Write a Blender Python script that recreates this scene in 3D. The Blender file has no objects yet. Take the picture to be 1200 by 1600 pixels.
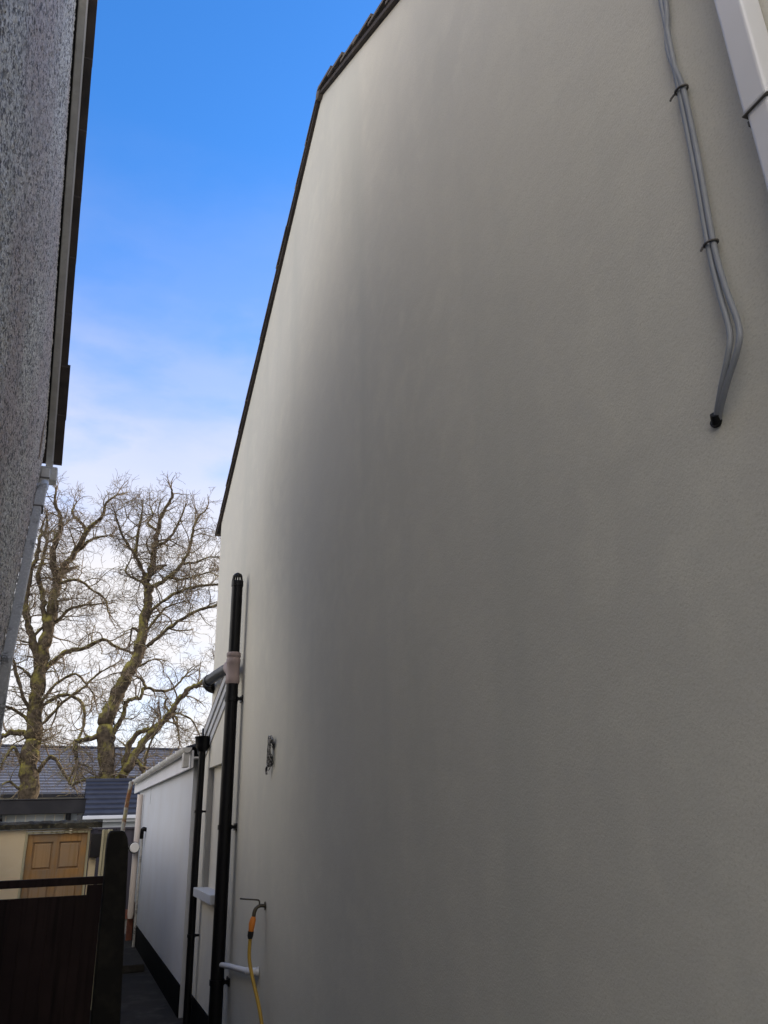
import bpy, bmesh, math, random
import numpy as np
from mathutils import Vector, Matrix
rad = math.radians
S = bpy.context.scene

# ---------------------------------------------------------------- camera
cam = bpy.data.cameras.new('camera')
cam.sensor_fit = 'VERTICAL'; cam.sensor_height = 24.0
cam.lens = 24.0 * 1212 / 1600
cam.clip_start = 0.05; cam.clip_end = 2000
camo = bpy.data.objects.new('camera', cam); S.collection.objects.link(camo)
Rm = Matrix(((0.9336568705, -0.1081213830, -0.3414595359),
             (-0.3572299881, -0.3500853884, -0.8659254913),
             (-0.0259149253, 0.9304568702, -0.3654838285)))
camo.matrix_world = Matrix.Translation((0, 0, 1.6)) @ Rm.to_4x4()
S.camera = camo
S.view_settings.view_transform = 'Standard'
S.view_settings.look = 'None'
S.view_settings.gamma = 1.0
S.view_settings.exposure = 2.0

# ---------------------------------------------------------------- sky and sun
SUN_DIR = Vector((0.92, 0.26, 0.27)).normalized()     # the sun stands low behind the right-hand house
sun_el = math.asin(SUN_DIR.z); sun_az = math.atan2(SUN_DIR.x, SUN_DIR.y)
W = bpy.data.worlds.new('World'); S.world = W; W.use_nodes = True
nt = W.node_tree; nt.nodes.clear()
def N(nt, t, **kw):
    n = nt.nodes.new(t)
    for k, v in kw.items(): setattr(n, k, v)
    return n
def mathn(nt, op, a, b=None, c=None, clamp=False):
    n = nt.nodes.new('ShaderNodeMath'); n.operation = op; n.use_clamp = clamp
    for i, v in enumerate((a, b, c)):
        if v is None: continue
        if isinstance(v, (int, float)): n.inputs[i].default_value = v
        else: nt.links.new(v, n.inputs[i])
    return n.outputs[0]
def mixc(nt, f, a, b, mode='MIX'):
    n = nt.nodes.new('ShaderNodeMix'); n.data_type = 'RGBA'; n.blend_type = mode
    if isinstance(f, (int, float)): n.inputs[0].default_value = f
    else: nt.links.new(f, n.inputs[0])
    for i, v in ((6, a), (7, b)):
        if isinstance(v, tuple): n.inputs[i].default_value = (v + (1,))[:4]
        else: nt.links.new(v, n.inputs[i])
    return n.outputs[2]
def ramp(nt, fac, stops, interp='LINEAR'):
    n = nt.nodes.new('ShaderNodeValToRGB'); n.color_ramp.interpolation = interp
    el = n.color_ramp.elements
    while len(el) < len(stops): el.new(0.5)
    for e, (p, c) in zip(el, stops):
        e.position = p; e.color = (c, c, c, 1) if isinstance(c, (int, float)) else (c + (1,))[:4]
    nt.links.new(fac, n.inputs[0]); return n.outputs[0]
sky = N(nt, 'ShaderNodeTexSky', sky_type='NISHITA', sun_disc=False)
sky.sun_elevation = sun_el; sky.sun_rotation = sun_az
sky.air_density = 1.0; sky.dust_density = 0.3; sky.ozone_density = 2.5
hs = N(nt, 'ShaderNodeHueSaturation'); hs.inputs['Saturation'].default_value = 1.30
hs.inputs['Value'].default_value = 1.0
nt.links.new(sky.outputs[0], hs.inputs['Color'])
tc = N(nt, 'ShaderNodeTexCoord'); sep = N(nt, 'ShaderNodeSeparateXYZ')
nt.links.new(tc.outputs['Generated'], sep.inputs[0])
zz = sep.outputs[2]
mp = N(nt, 'ShaderNodeMapping'); mp.inputs['Scale'].default_value = (1, 1, 2.6)
nt.links.new(tc.outputs['Generated'], mp.inputs[0])
n1 = N(nt, 'ShaderNodeTexNoise'); n1.inputs['Scale'].default_value = 3.2; n1.inputs['Detail'].default_value = 7
n1.inputs['Roughness'].default_value = .55
nt.links.new(mp.outputs[0], n1.inputs['Vector'])
# cloud veil: thick near the horizon, thinning to clear blue overhead
hz = mathn(nt, 'ADD', zz, mathn(nt, 'MULTIPLY', mathn(nt, 'SUBTRACT', n1.outputs[0], 0.5), 0.20))
veil = ramp(nt, hz, [(0.0, 1.0), (0.25, 0.98), (0.42, 0.80), (0.50, 0.48), (0.58, 0.20), (0.74, 0.0)], 'EASE')
n2 = N(nt, 'ShaderNodeTexNoise'); n2.inputs['Scale'].default_value = 7.0; n2.inputs['Detail'].default_value = 6
nt.links.new(mp.outputs[0], n2.inputs['Vector'])
holes = ramp(nt, n2.outputs[0], [(0.30, 0.62), (0.50, 1.0)])
veil = mathn(nt, 'MULTIPLY', veil, holes)
cloudc = ramp(nt, hz, [(0.0, (0.96, 0.96, 1.0)), (0.28, (0.98, 0.955, 0.97)), (0.43, (0.80, 0.82, 1.0)), (0.6, (0.60, 0.66, 1.0))])
cb = N(nt, 'ShaderNodeVectorMath', operation='SCALE'); nt.links.new(cloudc, cb.inputs[0])

# bright sky patches out of view, added to light gable and cream wall
dt = N(nt, 'ShaderNodeVectorMath', operation='DOT_PRODUCT'); nt.links.new(tc.outputs['Generated'], dt.inputs[0])
dt.inputs[1].default_value = Vector((-0.82, 0.33, 0.47)).normalized()
fill_gable = ramp(nt, mathn(nt, 'ADD', dt.outputs['Value'], mathn(nt, 'MULTIPLY', mathn(nt, 'SUBTRACT', n1.outputs[0], 0.5), 0.08)), [(0.87, 0.0), (0.975, 1.0)], 'EASE')
dt2 = N(nt, 'ShaderNodeVectorMath', operation='DOT_PRODUCT'); nt.links.new(tc.outputs['Generated'], dt2.inputs[0])
dt2.inputs[1].default_value = Vector((-0.30, -0.72, 0.62)).normalized()
fill_cream = ramp(nt, mathn(nt, 'ADD', dt2.outputs['Value'], mathn(nt, 'MULTIPLY', mathn(nt, 'SUBTRACT', n1.outputs[0], 0.5), 0.25)), [(0.80, 0.0), (0.95, 1.0)], 'EASE')  # second added glow, behind the camera, filling the cream wall and passage
gain = mathn(nt, 'ADD', mathn(nt, 'MULTIPLY_ADD', fill_gable, 0.55, 0.255), mathn(nt, 'MULTIPLY', fill_cream, 0.50))
nt.links.new(gain, cb.inputs['Scale'])
anyb = mathn(nt, 'MAXIMUM', fill_gable, fill_cream)
cw = mixc(nt, anyb, cloudc, (1.0, 0.925, 0.82)); nt.links.new(cw, cb.inputs[0])
veil = mathn(nt, 'MAXIMUM', veil, mathn(nt, 'MULTIPLY', anyb, 0.95))
tintsky = mixc(nt, 1.0, hs.outputs[0], (1.0, 0.86, 1.02), 'MULTIPLY')
sb = N(nt, 'ShaderNodeVectorMath', operation='SCALE'); nt.links.new(tintsky, sb.inputs[0])
sb.inputs['Scale'].default_value = 0.105
mixed = mixc(nt, veil, sb.outputs[0], cb.outputs[0])
bg = N(nt, 'ShaderNodeBackground'); bg.inputs['Strength'].default_value = 1.0
nt.links.new(mixed, bg.inputs['Color'])
wo = N(nt, 'ShaderNodeOutputWorld'); nt.links.new(bg.outputs[0], wo.inputs['Surface'])

sl = bpy.data.lights.new('sun', 'SUN'); sl.energy = 2.0; sl.angle = rad(1.5); sl.color = (1.0, 0.88, 0.70)
so = bpy.data.objects.new('sun', sl); S.collection.objects.link(so)
so.rotation_euler = SUN_DIR.to_track_quat('Z', 'Y').to_euler()

# ---------------------------------------------------------------- helpers
class MB:
    """collects shapes, then links them as ONE mesh"""
    def __init__(s): s.v = []; s.f = []; s.smooth = []
    def add(s, vs, fs, smooth=False):
        o = len(s.v); s.v += [tuple(v) for v in vs]
        s.f += [tuple(i + o for i in f) for f in fs]; s.smooth += [smooth] * len(fs)
    def box(s, x0, x1, y0, y1, z0, z1):
        s.add([(x0,y0,z0),(x1,y0,z0),(x1,y1,z0),(x0,y1,z0),(x0,y0,z1),(x1,y0,z1),(x1,y1,z1),(x0,y1,z1)],
              [(0,3,2,1),(4,5,6,7),(0,1,5,4),(1,2,6,5),(2,3,7,6),(3,0,4,7)]); return s
    def prism(s, poly, x0, x1, axis='x'):
        """extrude a (a,b) polygon along an axis; axis x: (y,z); y: (x,z); z: (x,y)"""
        def P(t, a, b): return {'x': (t,a,b), 'y': (a,t,b), 'z': (a,b,t)}[axis]
        n = len(poly)
        s.add([P(x0,*p) for p in poly] + [P(x1,*p) for p in poly],
              [tuple(range(n)), tuple(range(2*n-1, n-1, -1))] + [(i, i+n, (i+1)%n+n, (i+1)%n) for i in range(n)])
        return s
    def tube(s, pts, r, n=16, cap=True, smooth=True, sq=None):
        pts = [Vector(p) for p in pts]; m = len(pts)
        rs = r if isinstance(r, (list, tuple)) else [r]*m
        up = None; rings = []
        for i, p in enumerate(pts):
            t = (pts[min(i+1,m-1)] - pts[max(i-1,0)])
            if t.length < 1e-9: t = Vector((0,0,1))
            t.normalize()
            if up is None:
                up = t.cross(Vector((1,0.02,0.03)))
                if up.length < .1: up = t.cross(Vector((0,1,0)))
                up.normalize()
            else:
                up = (up - t*up.dot(t)).normalized()
            w = t.cross(up)
            rings.append([p + up*(math.cos(a)*rs[i]) + w*(math.sin(a)*rs[i]) for a in [2*math.pi*k/n + (math.pi/n if n == 4 else 0) for k in range(n)]])
        vs = [v for rg in rings for v in rg]
        fs = [(i*n+k, i*n+(k+1)%n, (i+1)*n+(k+1)%n, (i+1)*n+k) for i in range(m-1) for k in range(n)]
        s.add(vs, fs, smooth)
        if cap:
            s.add(rings[0], [tuple(range(n-1,-1,-1))]); s.add(rings[-1], [tuple(range(n))])
        return s
    def build(s, name, mat, parent=None, bevel=0.0, seg=2, shade=None):
        me = bpy.data.meshes.new(name); me.from_pydata(s.v, [], s.f)
        for p, sm in zip(me.polygons, s.smooth): p.use_smooth = sm
        bm = bmesh.new(); bm.from_mesh(me); bmesh.ops.recalc_face_normals(bm, faces=bm.faces); bm.to_mesh(me); bm.free()
        if mat: me.materials.append(mat)
        o = bpy.data.objects.new(name, me); S.collection.objects.link(o)
        if parent: o.parent = parent; o.matrix_parent_inverse = Matrix.Translation(-Vector(parent.location))
        if bevel:
            b = o.modifiers.new('bevel', 'BEVEL'); b.width = bevel; b.segments = seg; b.limit_method = 'ANGLE'; b.angle_limit = rad(40)
        return o
def tag(o, label, cat, group=None, kind=None):
    if label: o['label'] = label
    if cat: o['category'] = cat
    if group: o['group'] = group
    if kind: o['kind'] = kind
    return o
def thing(name, loc, label, cat, group=None):
    e = bpy.data.objects.new(name, None); e.location = loc; e.empty_display_size = .2
    S.collection.objects.link(e); return tag(e, label, cat, group)
def curve(pts, k=6):
    """Catmull-Rom through points"""
    P = [Vector(p) for p in pts]; P = [P[0]*2-P[1]] + P + [P[-1]*2-P[-2]]; out = []
    for i in range(1, len(P)-2):
        for j in range(k):
            t = j/k
            out.append(.5*((2*P[i]) + (P[i+1]-P[i-1])*t + (2*P[i-1]-5*P[i]+4*P[i+1]-P[i+2])*t*t + (3*P[i]-P[i-1]-3*P[i+1]+P[i+2])*t**3))
    out.append(P[-2]); return out

# ---------------------------------------------------------------- materials
def mat(name, col, rough=.8, bump=None, var=None, spec=.3, metal=0, streak=None):
    """bump=(scale, strength, distance); var=(scale, colour2, lo, hi)"""
    m = bpy.data.materials.new(name); m.use_nodes = True; t = m.node_tree
    b = t.nodes['Principled BSDF']; b.inputs['Roughness'].default_value = rough
    b.inputs['Specular IOR Level'].default_value = spec; b.inputs['Metallic'].default_value = metal
    co = N(t, 'ShaderNodeTexCoord').outputs['Object']
    c = None
    col = tuple(col)
    if var:
        for (sc, c2, lo, hi) in (var if isinstance(var, list) else [var]):
            nz = N(t, 'ShaderNodeTexNoise'); nz.inputs['Scale'].default_value = sc; nz.inputs['Detail'].default_value = 5
            t.links.new(co, nz.inputs['Vector'])
            f = ramp(t, nz.outputs[0], [(lo, 0.0), (hi, 1.0)])
            c = mixc(t, f, c if c is not None else col, tuple(c2))
    if streak:
        mp = N(t, 'ShaderNodeMapping'); mp.inputs['Scale'].default_value = streak[0]; t.links.new(co, mp.inputs[0])
        nz = N(t, 'ShaderNodeTexNoise'); nz.inputs['Scale'].default_value = 1; nz.inputs['Detail'].default_value = 6
        t.links.new(mp.outputs[0], nz.inputs['Vector'])
        f = ramp(t, nz.outputs[0], [(streak[2], 0.0), (streak[3], 1.0)])
        c = mixc(t, f, c if c is not None else col, tuple(streak[1]))
    if c is None: b.inputs['Base Color'].default_value = col + (1,)
    else: t.links.new(c, b.inputs['Base Color'])
    if bump:
        prev = None
        for (sc, st, di) in (bump if isinstance(bump, list) else [bump]):
            nz = N(t, 'ShaderNodeTexNoise'); nz.inputs['Scale'].default_value = sc; nz.inputs['Detail'].default_value = 6
            t.links.new(co, nz.inputs['Vector'])
            bp = N(t, 'ShaderNodeBump'); bp.inputs['Strength'].default_value = st; bp.inputs['Distance'].default_value = di
            t.links.new(nz.outputs[0], bp.inputs['Height'])
            if prev: t.links.new(prev, bp.inputs['Normal'])
            prev = bp.outputs[0]
        t.links.new(prev, b.inputs['Normal'])
    return m
M = {}
M['render'] = mat('cream_render', (.66,.635,.555), .92, [(1.3,.5,.02),(9,.2,.005),(24,.2,.003),(150,.35,.0028)],
    [(.7,(.625,.605,.53),.4,.65),(6,(.68,.655,.565),.45,.7),(130,(.585,.56,.475),.5,.72)], .15,
    streak=((.5,2.2,.25),(.58,.57,.50),.50,.80))
M['render_white'] = mat('white_render', (.52,.535,.555), .9, [(140,.3,.003)], [(1.5,(.49,.495,.50),.4,.7)], .15)
M['reveal'] = mat('smooth_grey_reveal', (.34,.335,.32), .85, (30,.2,.004), (2,(.29,.285,.275),.4,.6))
M['black'] = mat('black_plastic', (.003,.003,.0035), .42, (14,.05,.002), (5,(.005,.005,.006),.4,.7), .22)
M['plinth'] = mat('black_masonry_paint', (.003,.003,.0033), .9, (60,.5,.006), (6,(.005,.005,.005),.4,.7), .05)
M['pinkish'] = mat('faded_brown_plastic', (.30,.235,.225), .6, (20,.1,.002), (7,(.25,.20,.195),.4,.7))
M['upvc'] = mat('white_upvc', (.72,.72,.74), .38, (6,.05,.004), (3,(.66,.66,.67),.45,.7), .45)
M['upvc_dirty'] = mat('weathered_white_plastic', (.55,.54,.51), .55, (8,.08,.004), [(5,(.40,.385,.35),.45,.7),(40,(.48,.47,.44),.5,.7)], .35)
M['pipe_dirty'] = mat('dirty_painted_pipe', (.40,.39,.365), .6, (30,.2,.002), [(7,(.17,.165,.155),.52,.62),(60,(.50,.49,.46),.5,.65)], .3)
M['dark'] = mat('gap_shadow', (.01,.01,.01), .9)  # shadow colour for the strip behind the left barge board
M['tile'] = mat('concrete_tile_brown', (.12,.10,.085), .85, (50,.4,.004), [(4,(.17,.145,.12),.4,.65),(25,(.075,.065,.06),.5,.7)], .2)
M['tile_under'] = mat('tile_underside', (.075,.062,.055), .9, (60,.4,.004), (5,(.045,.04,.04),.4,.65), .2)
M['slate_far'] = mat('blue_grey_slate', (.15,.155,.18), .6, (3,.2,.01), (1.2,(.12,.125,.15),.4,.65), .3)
M['slate_near'] = mat('dark_blue_slate', (.026,.029,.042), .6, (5,.2,.01), (3,(.036,.04,.055),.4,.65), .3)
M['felt'] = mat('black_roof_felt', (.022,.021,.023), .8, (30,.3,.004), (3,(.035,.033,.034),.45,.7))
M['cladding'] = mat('pale_grey_cladding', (.36,.40,.43), .6, (4,.2,.01), (2.5,(.28,.315,.34),.4,.65))
M['cream'] = mat('cream_painted_wall', (.80,.66,.44), .88, (60,.3,.004), [(1.4,(.74,.60,.39),.4,.65),(9,(.82,.69,.48),.5,.7)])
M['farwall'] = mat('pale_cream_wall', (.58,.52,.42), .9, (8,.2,.01), (1,(.52,.47,.38),.4,.7))
M['coping'] = mat('mossy_coping', (.06,.055,.04), .95, [(16,.8,.03),(70,.6,.01)], [(8,(.025,.024,.02),.42,.6),(22,(.13,.12,.07),.58,.72)])
M['gate'] = mat('dark_stained_timber', (.021,.013,.012), .8, (30,.3,.004), (3,(.029,.018,.016),.4,.7), .15, streak=((22,22,1.1),(.012,.008,.0075),.5,.7))
M['pillar'] = mat('dark_weathered_post', (.016,.015,.013), .9, [(14,.6,.01),(80,.5,.004)], (9,(.026,.024,.019),.45,.7), .12)
M['post_end'] = mat('grooved_pale_timber', (.55,.50,.33), .8, (20,.3,.004), None, streak=((30,30,1),(.28,.25,.15),.45,.65))
M['fence'] = mat('purple_grey_panel', (.055,.048,.06), .8, (20,.2,.004), (2,(.042,.037,.045),.4,.7), streak=((9,9,.3),(.036,.031,.039),.5,.6))
M['oak'] = mat('varnished_oak', (.47,.26,.095), .55, (25,.15,.002), (3.5,(.33,.23,.14),.42,.62), streak=((34,34,1.4),(.34,.18,.06),.5,.75))
M['oak_worn'] = mat('weathered_oak_panel', (.46,.29,.145), .7, (25,.15,.002), (2.2,(.34,.25,.17),.42,.62), streak=((40,40,1.2),(.34,.20,.08),.5,.72))
M['cable'] = mat('grey_cable', (.31,.325,.35), .5, (40,.1,.001), (6,(.25,.265,.285),.4,.7), .4)
M['blackrub'] = mat('black_rubber', (.01,.01,.01), .6)
M['clip'] = mat('brown_cable_tie', (.13,.12,.105), .6)
M['brass'] = mat('dull_brass', (.09,.075,.05), .45, None, (30,(.05,.045,.035),.4,.6), .5, .6)
M['orange'] = mat('orange_plastic', (.62,.20,.03), .45)
M['yellow'] = mat('yellow_hose', (.42,.27,.045), .5, (60,.1,.001), (8,(.34,.22,.04),.4,.7))
M['wire'] = mat('bare_wire', (.30,.30,.30), .35, None, (60,(.015,.015,.015),.44,.52), .5, .7)
M['rust'] = mat('rusty_galvanised_pole', (.36,.36,.33), .6, (30,.2,.002), [(5,(.22,.10,.045),.5,.58),(9,(.33,.29,.14),.55,.65)], .4, .2)
M['glass'] = mat('dark_window_glass', (.02,.022,.026), .08, None, None, .6)
M['lampglass'] = mat('frosted_lamp_disc', (.75,.72,.66), .3)
M['brick'] = mat('red_brick_base', (.20,.075,.045), .9, (40,.4,.006), (9,(.13,.05,.035),.4,.65))
M['concrete'] = mat('damp_concrete', (.024,.021,.017), .9, [(3,.4,.02),(40,.5,.006)], [(1.3,(.014,.013,.012),.42,.58),(5,(.045,.041,.035),.52,.68),(60,(.022,.02,.018),.45,.7)], .25)
M['ground'] = mat('rough_ground', (.08,.08,.055), .95, (5,.5,.02), (.6,(.055,.065,.035),.4,.65))

def pebbledash():
    m = bpy.data.materials.new('grey_pebbledash'); m.use_nodes = True; t = m.node_tree
    b = t.nodes['Principled BSDF']; b.inputs['Roughness'].default_value = .9; b.inputs['Specular IOR Level'].default_value = .2
    co = N(t, 'ShaderNodeTexCoord').outputs['Object']
    mpp = N(t, 'ShaderNodeMapping'); mpp.inputs['Scale'].default_value = (1, .9, 1); t.links.new(co, mpp.inputs[0]); co = mpp.outputs[0]
    v = N(t, 'ShaderNodeTexVoronoi'); v.inputs['Scale'].default_value = 75; v.inputs['Randomness'].default_value = 1
    t.links.new(co, v.inputs['Vector'])
    sp = N(t, 'ShaderNodeSeparateColor'); t.links.new(v.outputs['Color'], sp.inputs[0])
    c = ramp(t, sp.outputs[0], [(0.0,(.14,.13,.115)),(.15,(.44,.42,.37)),(.6,(.70,.665,.59)),(.85,(.79,.76,.685)),(1,(.82,.80,.75))])
    n = N(t, 'ShaderNodeTexNoise'); n.inputs['Scale'].default_value = 1.1; n.inputs['Detail'].default_value = 7; t.links.new(co, n.inputs['Vector'])
    f = ramp(t, n.outputs[0], [(.42,0.0),(.62,.6)])
    c = mixc(t, f, c, (.50,.40,.37))
    n = N(t, 'ShaderNodeTexNoise'); n.inputs['Scale'].default_value = 34; n.inputs['Detail'].default_value = 6; n.inputs['Roughness'].default_value = .6; t.links.new(co, n.inputs['Vector'])
    f = ramp(t, n.outputs[0], [(.50,0.0),(.60,.95)])
    c = mixc(t, f, c, (.13,.125,.12))
    n = N(t, 'ShaderNodeTexNoise'); n.inputs['Scale'].default_value = 5; n.inputs['Detail'].default_value = 6; t.links.new(co, n.inputs['Vector'])
    f = ramp(t, n.outputs[0], [(.5,0.0),(.75,.45)])
    c = mixc(t, f, c, (.34,.335,.31))
    t.links.new(c, b.inputs['Base Color'])
    bp = N(t, 'ShaderNodeBump'); bp.inputs['Strength'].default_value = .5; bp.inputs['Distance'].default_value = .006; bp.invert = True
    t.links.new(v.outputs['Distance'], bp.inputs['Height'])
    n = N(t, 'ShaderNodeTexNoise'); n.inputs['Scale'].default_value = 90; n.inputs['Detail'].default_value = 5; t.links.new(co, n.inputs['Vector'])
    b2 = N(t, 'ShaderNodeBump'); b2.inputs['Strength'].default_value = .7; b2.inputs['Distance'].default_value = .008
    t.links.new(n.outputs[0], b2.inputs['Height']); t.links.new(bp.outputs[0], b2.inputs['Normal'])
    t.links.new(b2.outputs[0], b.inputs['Normal'])
    return m
M['pebble'] = pebbledash()
def bark(name, base, moss, lo, hi):
    m = bpy.data.materials.new(name); m.use_nodes = True; t = m.node_tree
    b = t.nodes['Principled BSDF']; b.inputs['Roughness'].default_value = .95; b.inputs['Specular IOR Level'].default_value = .1
    co = N(t, 'ShaderNodeTexCoord').outputs['Object']
    n = N(t, 'ShaderNodeTexNoise'); n.inputs['Scale'].default_value = 2.6; n.inputs['Detail'].default_value = 10; n.inputs['Roughness'].default_value = .72; t.links.new(co, n.inputs['Vector'])
    g = N(t, 'ShaderNodeNewGeometry'); s = N(t, 'ShaderNodeSeparateXYZ'); t.links.new(g.outputs['Normal'], s.inputs[0])
    k = mathn(t, 'ADD', n.outputs[0], mathn(t, 'MULTIPLY', s.outputs[2], .26))     # moss sits on upper faces
    k = mathn(t, 'ADD', k, mathn(t, 'MULTIPLY', s.outputs[0], -.07))
    f = ramp(t, k, [(lo,0.0),(hi,1.0)])
    n2 = N(t, 'ShaderNodeTexNoise'); n2.inputs['Scale'].default_value = 9; n2.inputs['Detail'].default_value = 6; t.links.new(co, n2.inputs['Vector'])
    c0 = mixc(t, ramp(t, n2.outputs[0], [(.38,0.0),(.62,1.0)]), base, tuple(x*.5 for x in base))
    c = mixc(t, f, c0, moss); t.links.new(c, b.inputs['Base Color'])
    mp = N(t, 'ShaderNodeMapping'); mp.inputs['Scale'].default_value = (9,9,2); t.links.new(co, mp.inputs[0])
    n3 = N(t, 'ShaderNodeTexNoise'); n3.inputs['Scale'].default_value = 1; n3.inputs['Detail'].default_value = 6; t.links.new(mp.outputs[0], n3.inputs['Vector'])
    bp = N(t, 'ShaderNodeBump'); bp.inputs['Strength'].default_value = 1; bp.inputs['Distance'].default_value = .06
    t.links.new(n3.outputs[0], bp.inputs['Height']); t.links.new(bp.outputs[0], b.inputs['Normal'])
    return m
M['bark'] = bark('mossy_bark', (.11,.085,.06), (.27,.24,.06), .53, .74)
M['twig'] = bark('twig_bark', (.25,.195,.15), (.33,.29,.09), .62, .82)

# ================================================================ setting
GZ = -0.30
o = MB().box(-150,150,-30,250,GZ-1,GZ).build('ground', M['ground']); tag(o, None, None, kind='structure')
def sheet(name, x0,x1,y0,y1,z,m):
    mb = MB(); mb.add([(x0,y0,z),(x1,y0,z),(x1,y1,z),(x0,y1,z)], [(0,1,2,3)]); o = mb.build(name, m); tag(o, None, None, kind='structure'); return o
sheet('path', -.54, 1.43, -6, 20, GZ+.004, M['concrete'])
# raised doorstep slab across the path and its kerb
o = MB().box(.62,1.24,12.6,12.95,GZ+.006,GZ+.10).build('path_step', M['concrete'], bevel=.01); tag(o, None, None, kind='structure')

WX = 1.43
# ================================================================ right-hand house
RH = thing('rendered_house', (WX, 4.8, GZ), 'tall cream rendered house filling the right side, its blank gable under a stepped tile verge', 'house')
g = [(.5,GZ),(9.17,GZ),(9.17,5.06),(4.84,7.53),(.5,4.80)]
# gable wall as a finely divided face with slight real unevenness, plus the body behind it
MB().prism(g, WX, WX+4.5).build('wall', M['render'], RH)
def slab_course(mb, a, b, th, lift, x0, x1):
    """one tile course in the gable plane from (y,z) a (upper) to b (lower); lower end kicks up to overlap"""
    a = Vector((a[0], a[1])); b = Vector((b[0], b[1])); d = (b-a).normalized(); n = Vector((-d.y, d.x))
    if n.y < 0: n = -n
    p = [a, b + d*.05 + n*lift, b + d*.05 + n*(lift+th), a + n*th]
    mb.prism([(q.x, q.y) for q in p], x0, x1)
rng = random.Random(5)
def rake(a, b, n, th, lift, x0, x1, off, jit=.012, under=True):
    A = Vector(a); B = Vector(b); mb = MB(); nn = (B-A); nn = Vector((-nn.y, nn.x)).normalized()
    if nn.y < 0: nn = -nn
    for i in range(n):
        p = A.lerp(B, i/n) + nn*off; q = A.lerp(B, (i+1)/n) + nn*off
        slab_course(mb, p, q, th*rng.uniform(.9,1.1), lift*rng.uniform(.8,1.25), x0 + rng.uniform(-jit,jit), x1)
    return mb
rm = rake((4.84,7.53),(9.35,4.955), 13, .022, .020, WX-.042, WX+4.7, .030, .004)
rm2 = rake((4.84,7.53),(.15,4.59), 15, .024, .042, WX-.045, WX+4.7, .035)
rm.v and rm.build('roof_tiles', M['tile'], RH)
rm2.build('roof_tiles', M['tile'], RH)
# undercloak / mortar bedding below the tiles
def band(a, b, t0, t1, x0, x1):
    A = Vector(a); B = Vector(b); d = (B-A).normalized(); n = Vector((-d.y, d.x)); n = n if n.y > 0 else -n
    return [tuple(A+n*t0), tuple(B+n*t0), tuple(B+n*t1), tuple(A+n*t1)]
mb = MB(); mb.prism(band((4.84,7.53),(9.32,4.972),.004,.034,0,0), WX-.028, WX+.1)
mb.prism(band((4.84,7.53),(.2,4.62),.004,.034,0,0), WX-.030, WX+.1); mb.build('verge_mortar', M['tile_under'], RH)
MB().tube([(WX-.04,4.84,7.56),(WX+4.7,4.84,7.56)], .062, 12).build('ridge_tiles', M['tile'], RH)
MB().box(WX-.018, WX+.2, .48, 7.8, GZ-.02, -.02).build('plinth', M['plinth'], RH, bevel=.004)

# lower annex flush behind the soil pipe
AN = thing('rear_annex', (1.37, 8.7, GZ), 'low cream annex behind the thick black soil pipe, with a recessed window', 'annex')
ax = 1.375; y0, y1 = 7.80, 9.58
ry0, ry1, rz0, rz1 = 7.86, 8.78, .97, 2.13
def zt(y): return 2.93 - (y-7.8)*.36
mb = MB()
mb.box(ax, WX+.5, ry1, y1, GZ, zt(y1)-.02)
mb.prism([(ry1, rz1),(ry1, zt(ry1)-.02),(y1, zt(y1)-.02),(y1, zt(y1)-.03),(ry1,zt(y1)-.03)], ax+.001, WX+.5)
mb.prism([(y0, rz1),(ry1, rz1),(ry1, zt(ry1)-.02),(y0, zt(y0)-.02)], ax, WX+.5)
mb.box(ax, WX+.5, y0, ry0, GZ, rz1); mb.box(ax, WX+.5, ry0, ry1, GZ, rz0)
mb.build('wall', M['render'], AN)
MB().box(ax-.016, ax+.2, y0-.01, y1-.1, GZ-.02, 0.0).build('plinth', M['plinth'], AN, bevel=.004)
wn = MB().box(ax+.42, ax+.48, ry0+.002, ry1-.002, rz0+.002, rz1-.002).build('window', M['upvc'], AN)
MB().box(ax+.412, ax+.419, ry0+.07, ry1-.07, rz0+.07, rz1-.07).build('pane', M['glass'], wn)
MB().box(ax+.003, ax+.411, ry1-.012, ry1-.002, rz0+.003, rz1-.004).build('reveal', M['reveal'], wn)
MB().box(ax-.085, ax+.40, ry0-.08, ry1+.05, .905, .985).build('sill', M['render_white'], wn, bevel=.006)
# barge boards: three stepped mouldings running down the slope
mb = MB()
A, B = (7.72, 2.97), (9.42, 2.36)
mb.prism(band(A, B, -.22, .02, 0, 0), ax-.012, ax-.001)
mb.prism(band(A, B, -.13, .02, 0, 0), ax-.026, ax-.0125)
mb.prism(band(A, B, -.05, .03, 0, 0), ax-.042, ax-.0265)
mb.build('barge_board', M['render_white'], AN, bevel=.004)
mb = MB(); mb.prism(band((7.75,3.0),(9.5,2.37),.0,.05,0,0), ax-.030, WX+3); mb.build('roof', M['tile'], AN)

# single-storey rear extension
EX = thing('rear_extension', (1.33, 13, GZ), 'long low white extension with black plinth and white gutter', 'extension')
ex = 1.33
MB().box(ex, 5.2, 9.6, 16.9, GZ, 2.27).build('wall', M['render_white'], EX)
MB().box(ex-.014, 5.1, 9.62, 16.88, GZ-.02, 0.0).build('plinth', M['plinth'], EX, bevel=.004)
mb = MB(); mb.box(1.262, 1.29, 9.35, 17.5, 2.17, 2.36); mb.box(1.2901, ex+.3, 9.35, 17.5, 2.271, 2.29)
mb.build('fascia', M['upvc'], EX, bevel=.003)
gp = []
for k in range(9):
    a = math.pi + math.pi*k/8; gp.append((1.205+.052*math.cos(a), 2.385+.058*math.sin(a)))
gp2 = [(1.205+.045*math.cos(math.pi+math.pi*k/8), 2.385+.051*math.sin(math.pi+math.pi*k/8)) for k in range(9)][::-1]
mb = MB(); mb.prism(gp+gp2, 9.3, 17.7, 'y')
for yy in (9.3, 17.69): mb.prism(gp, yy-.006, yy+.006, 'y')
mb.build('gutter', M['upvc_dirty'], EX)
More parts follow.
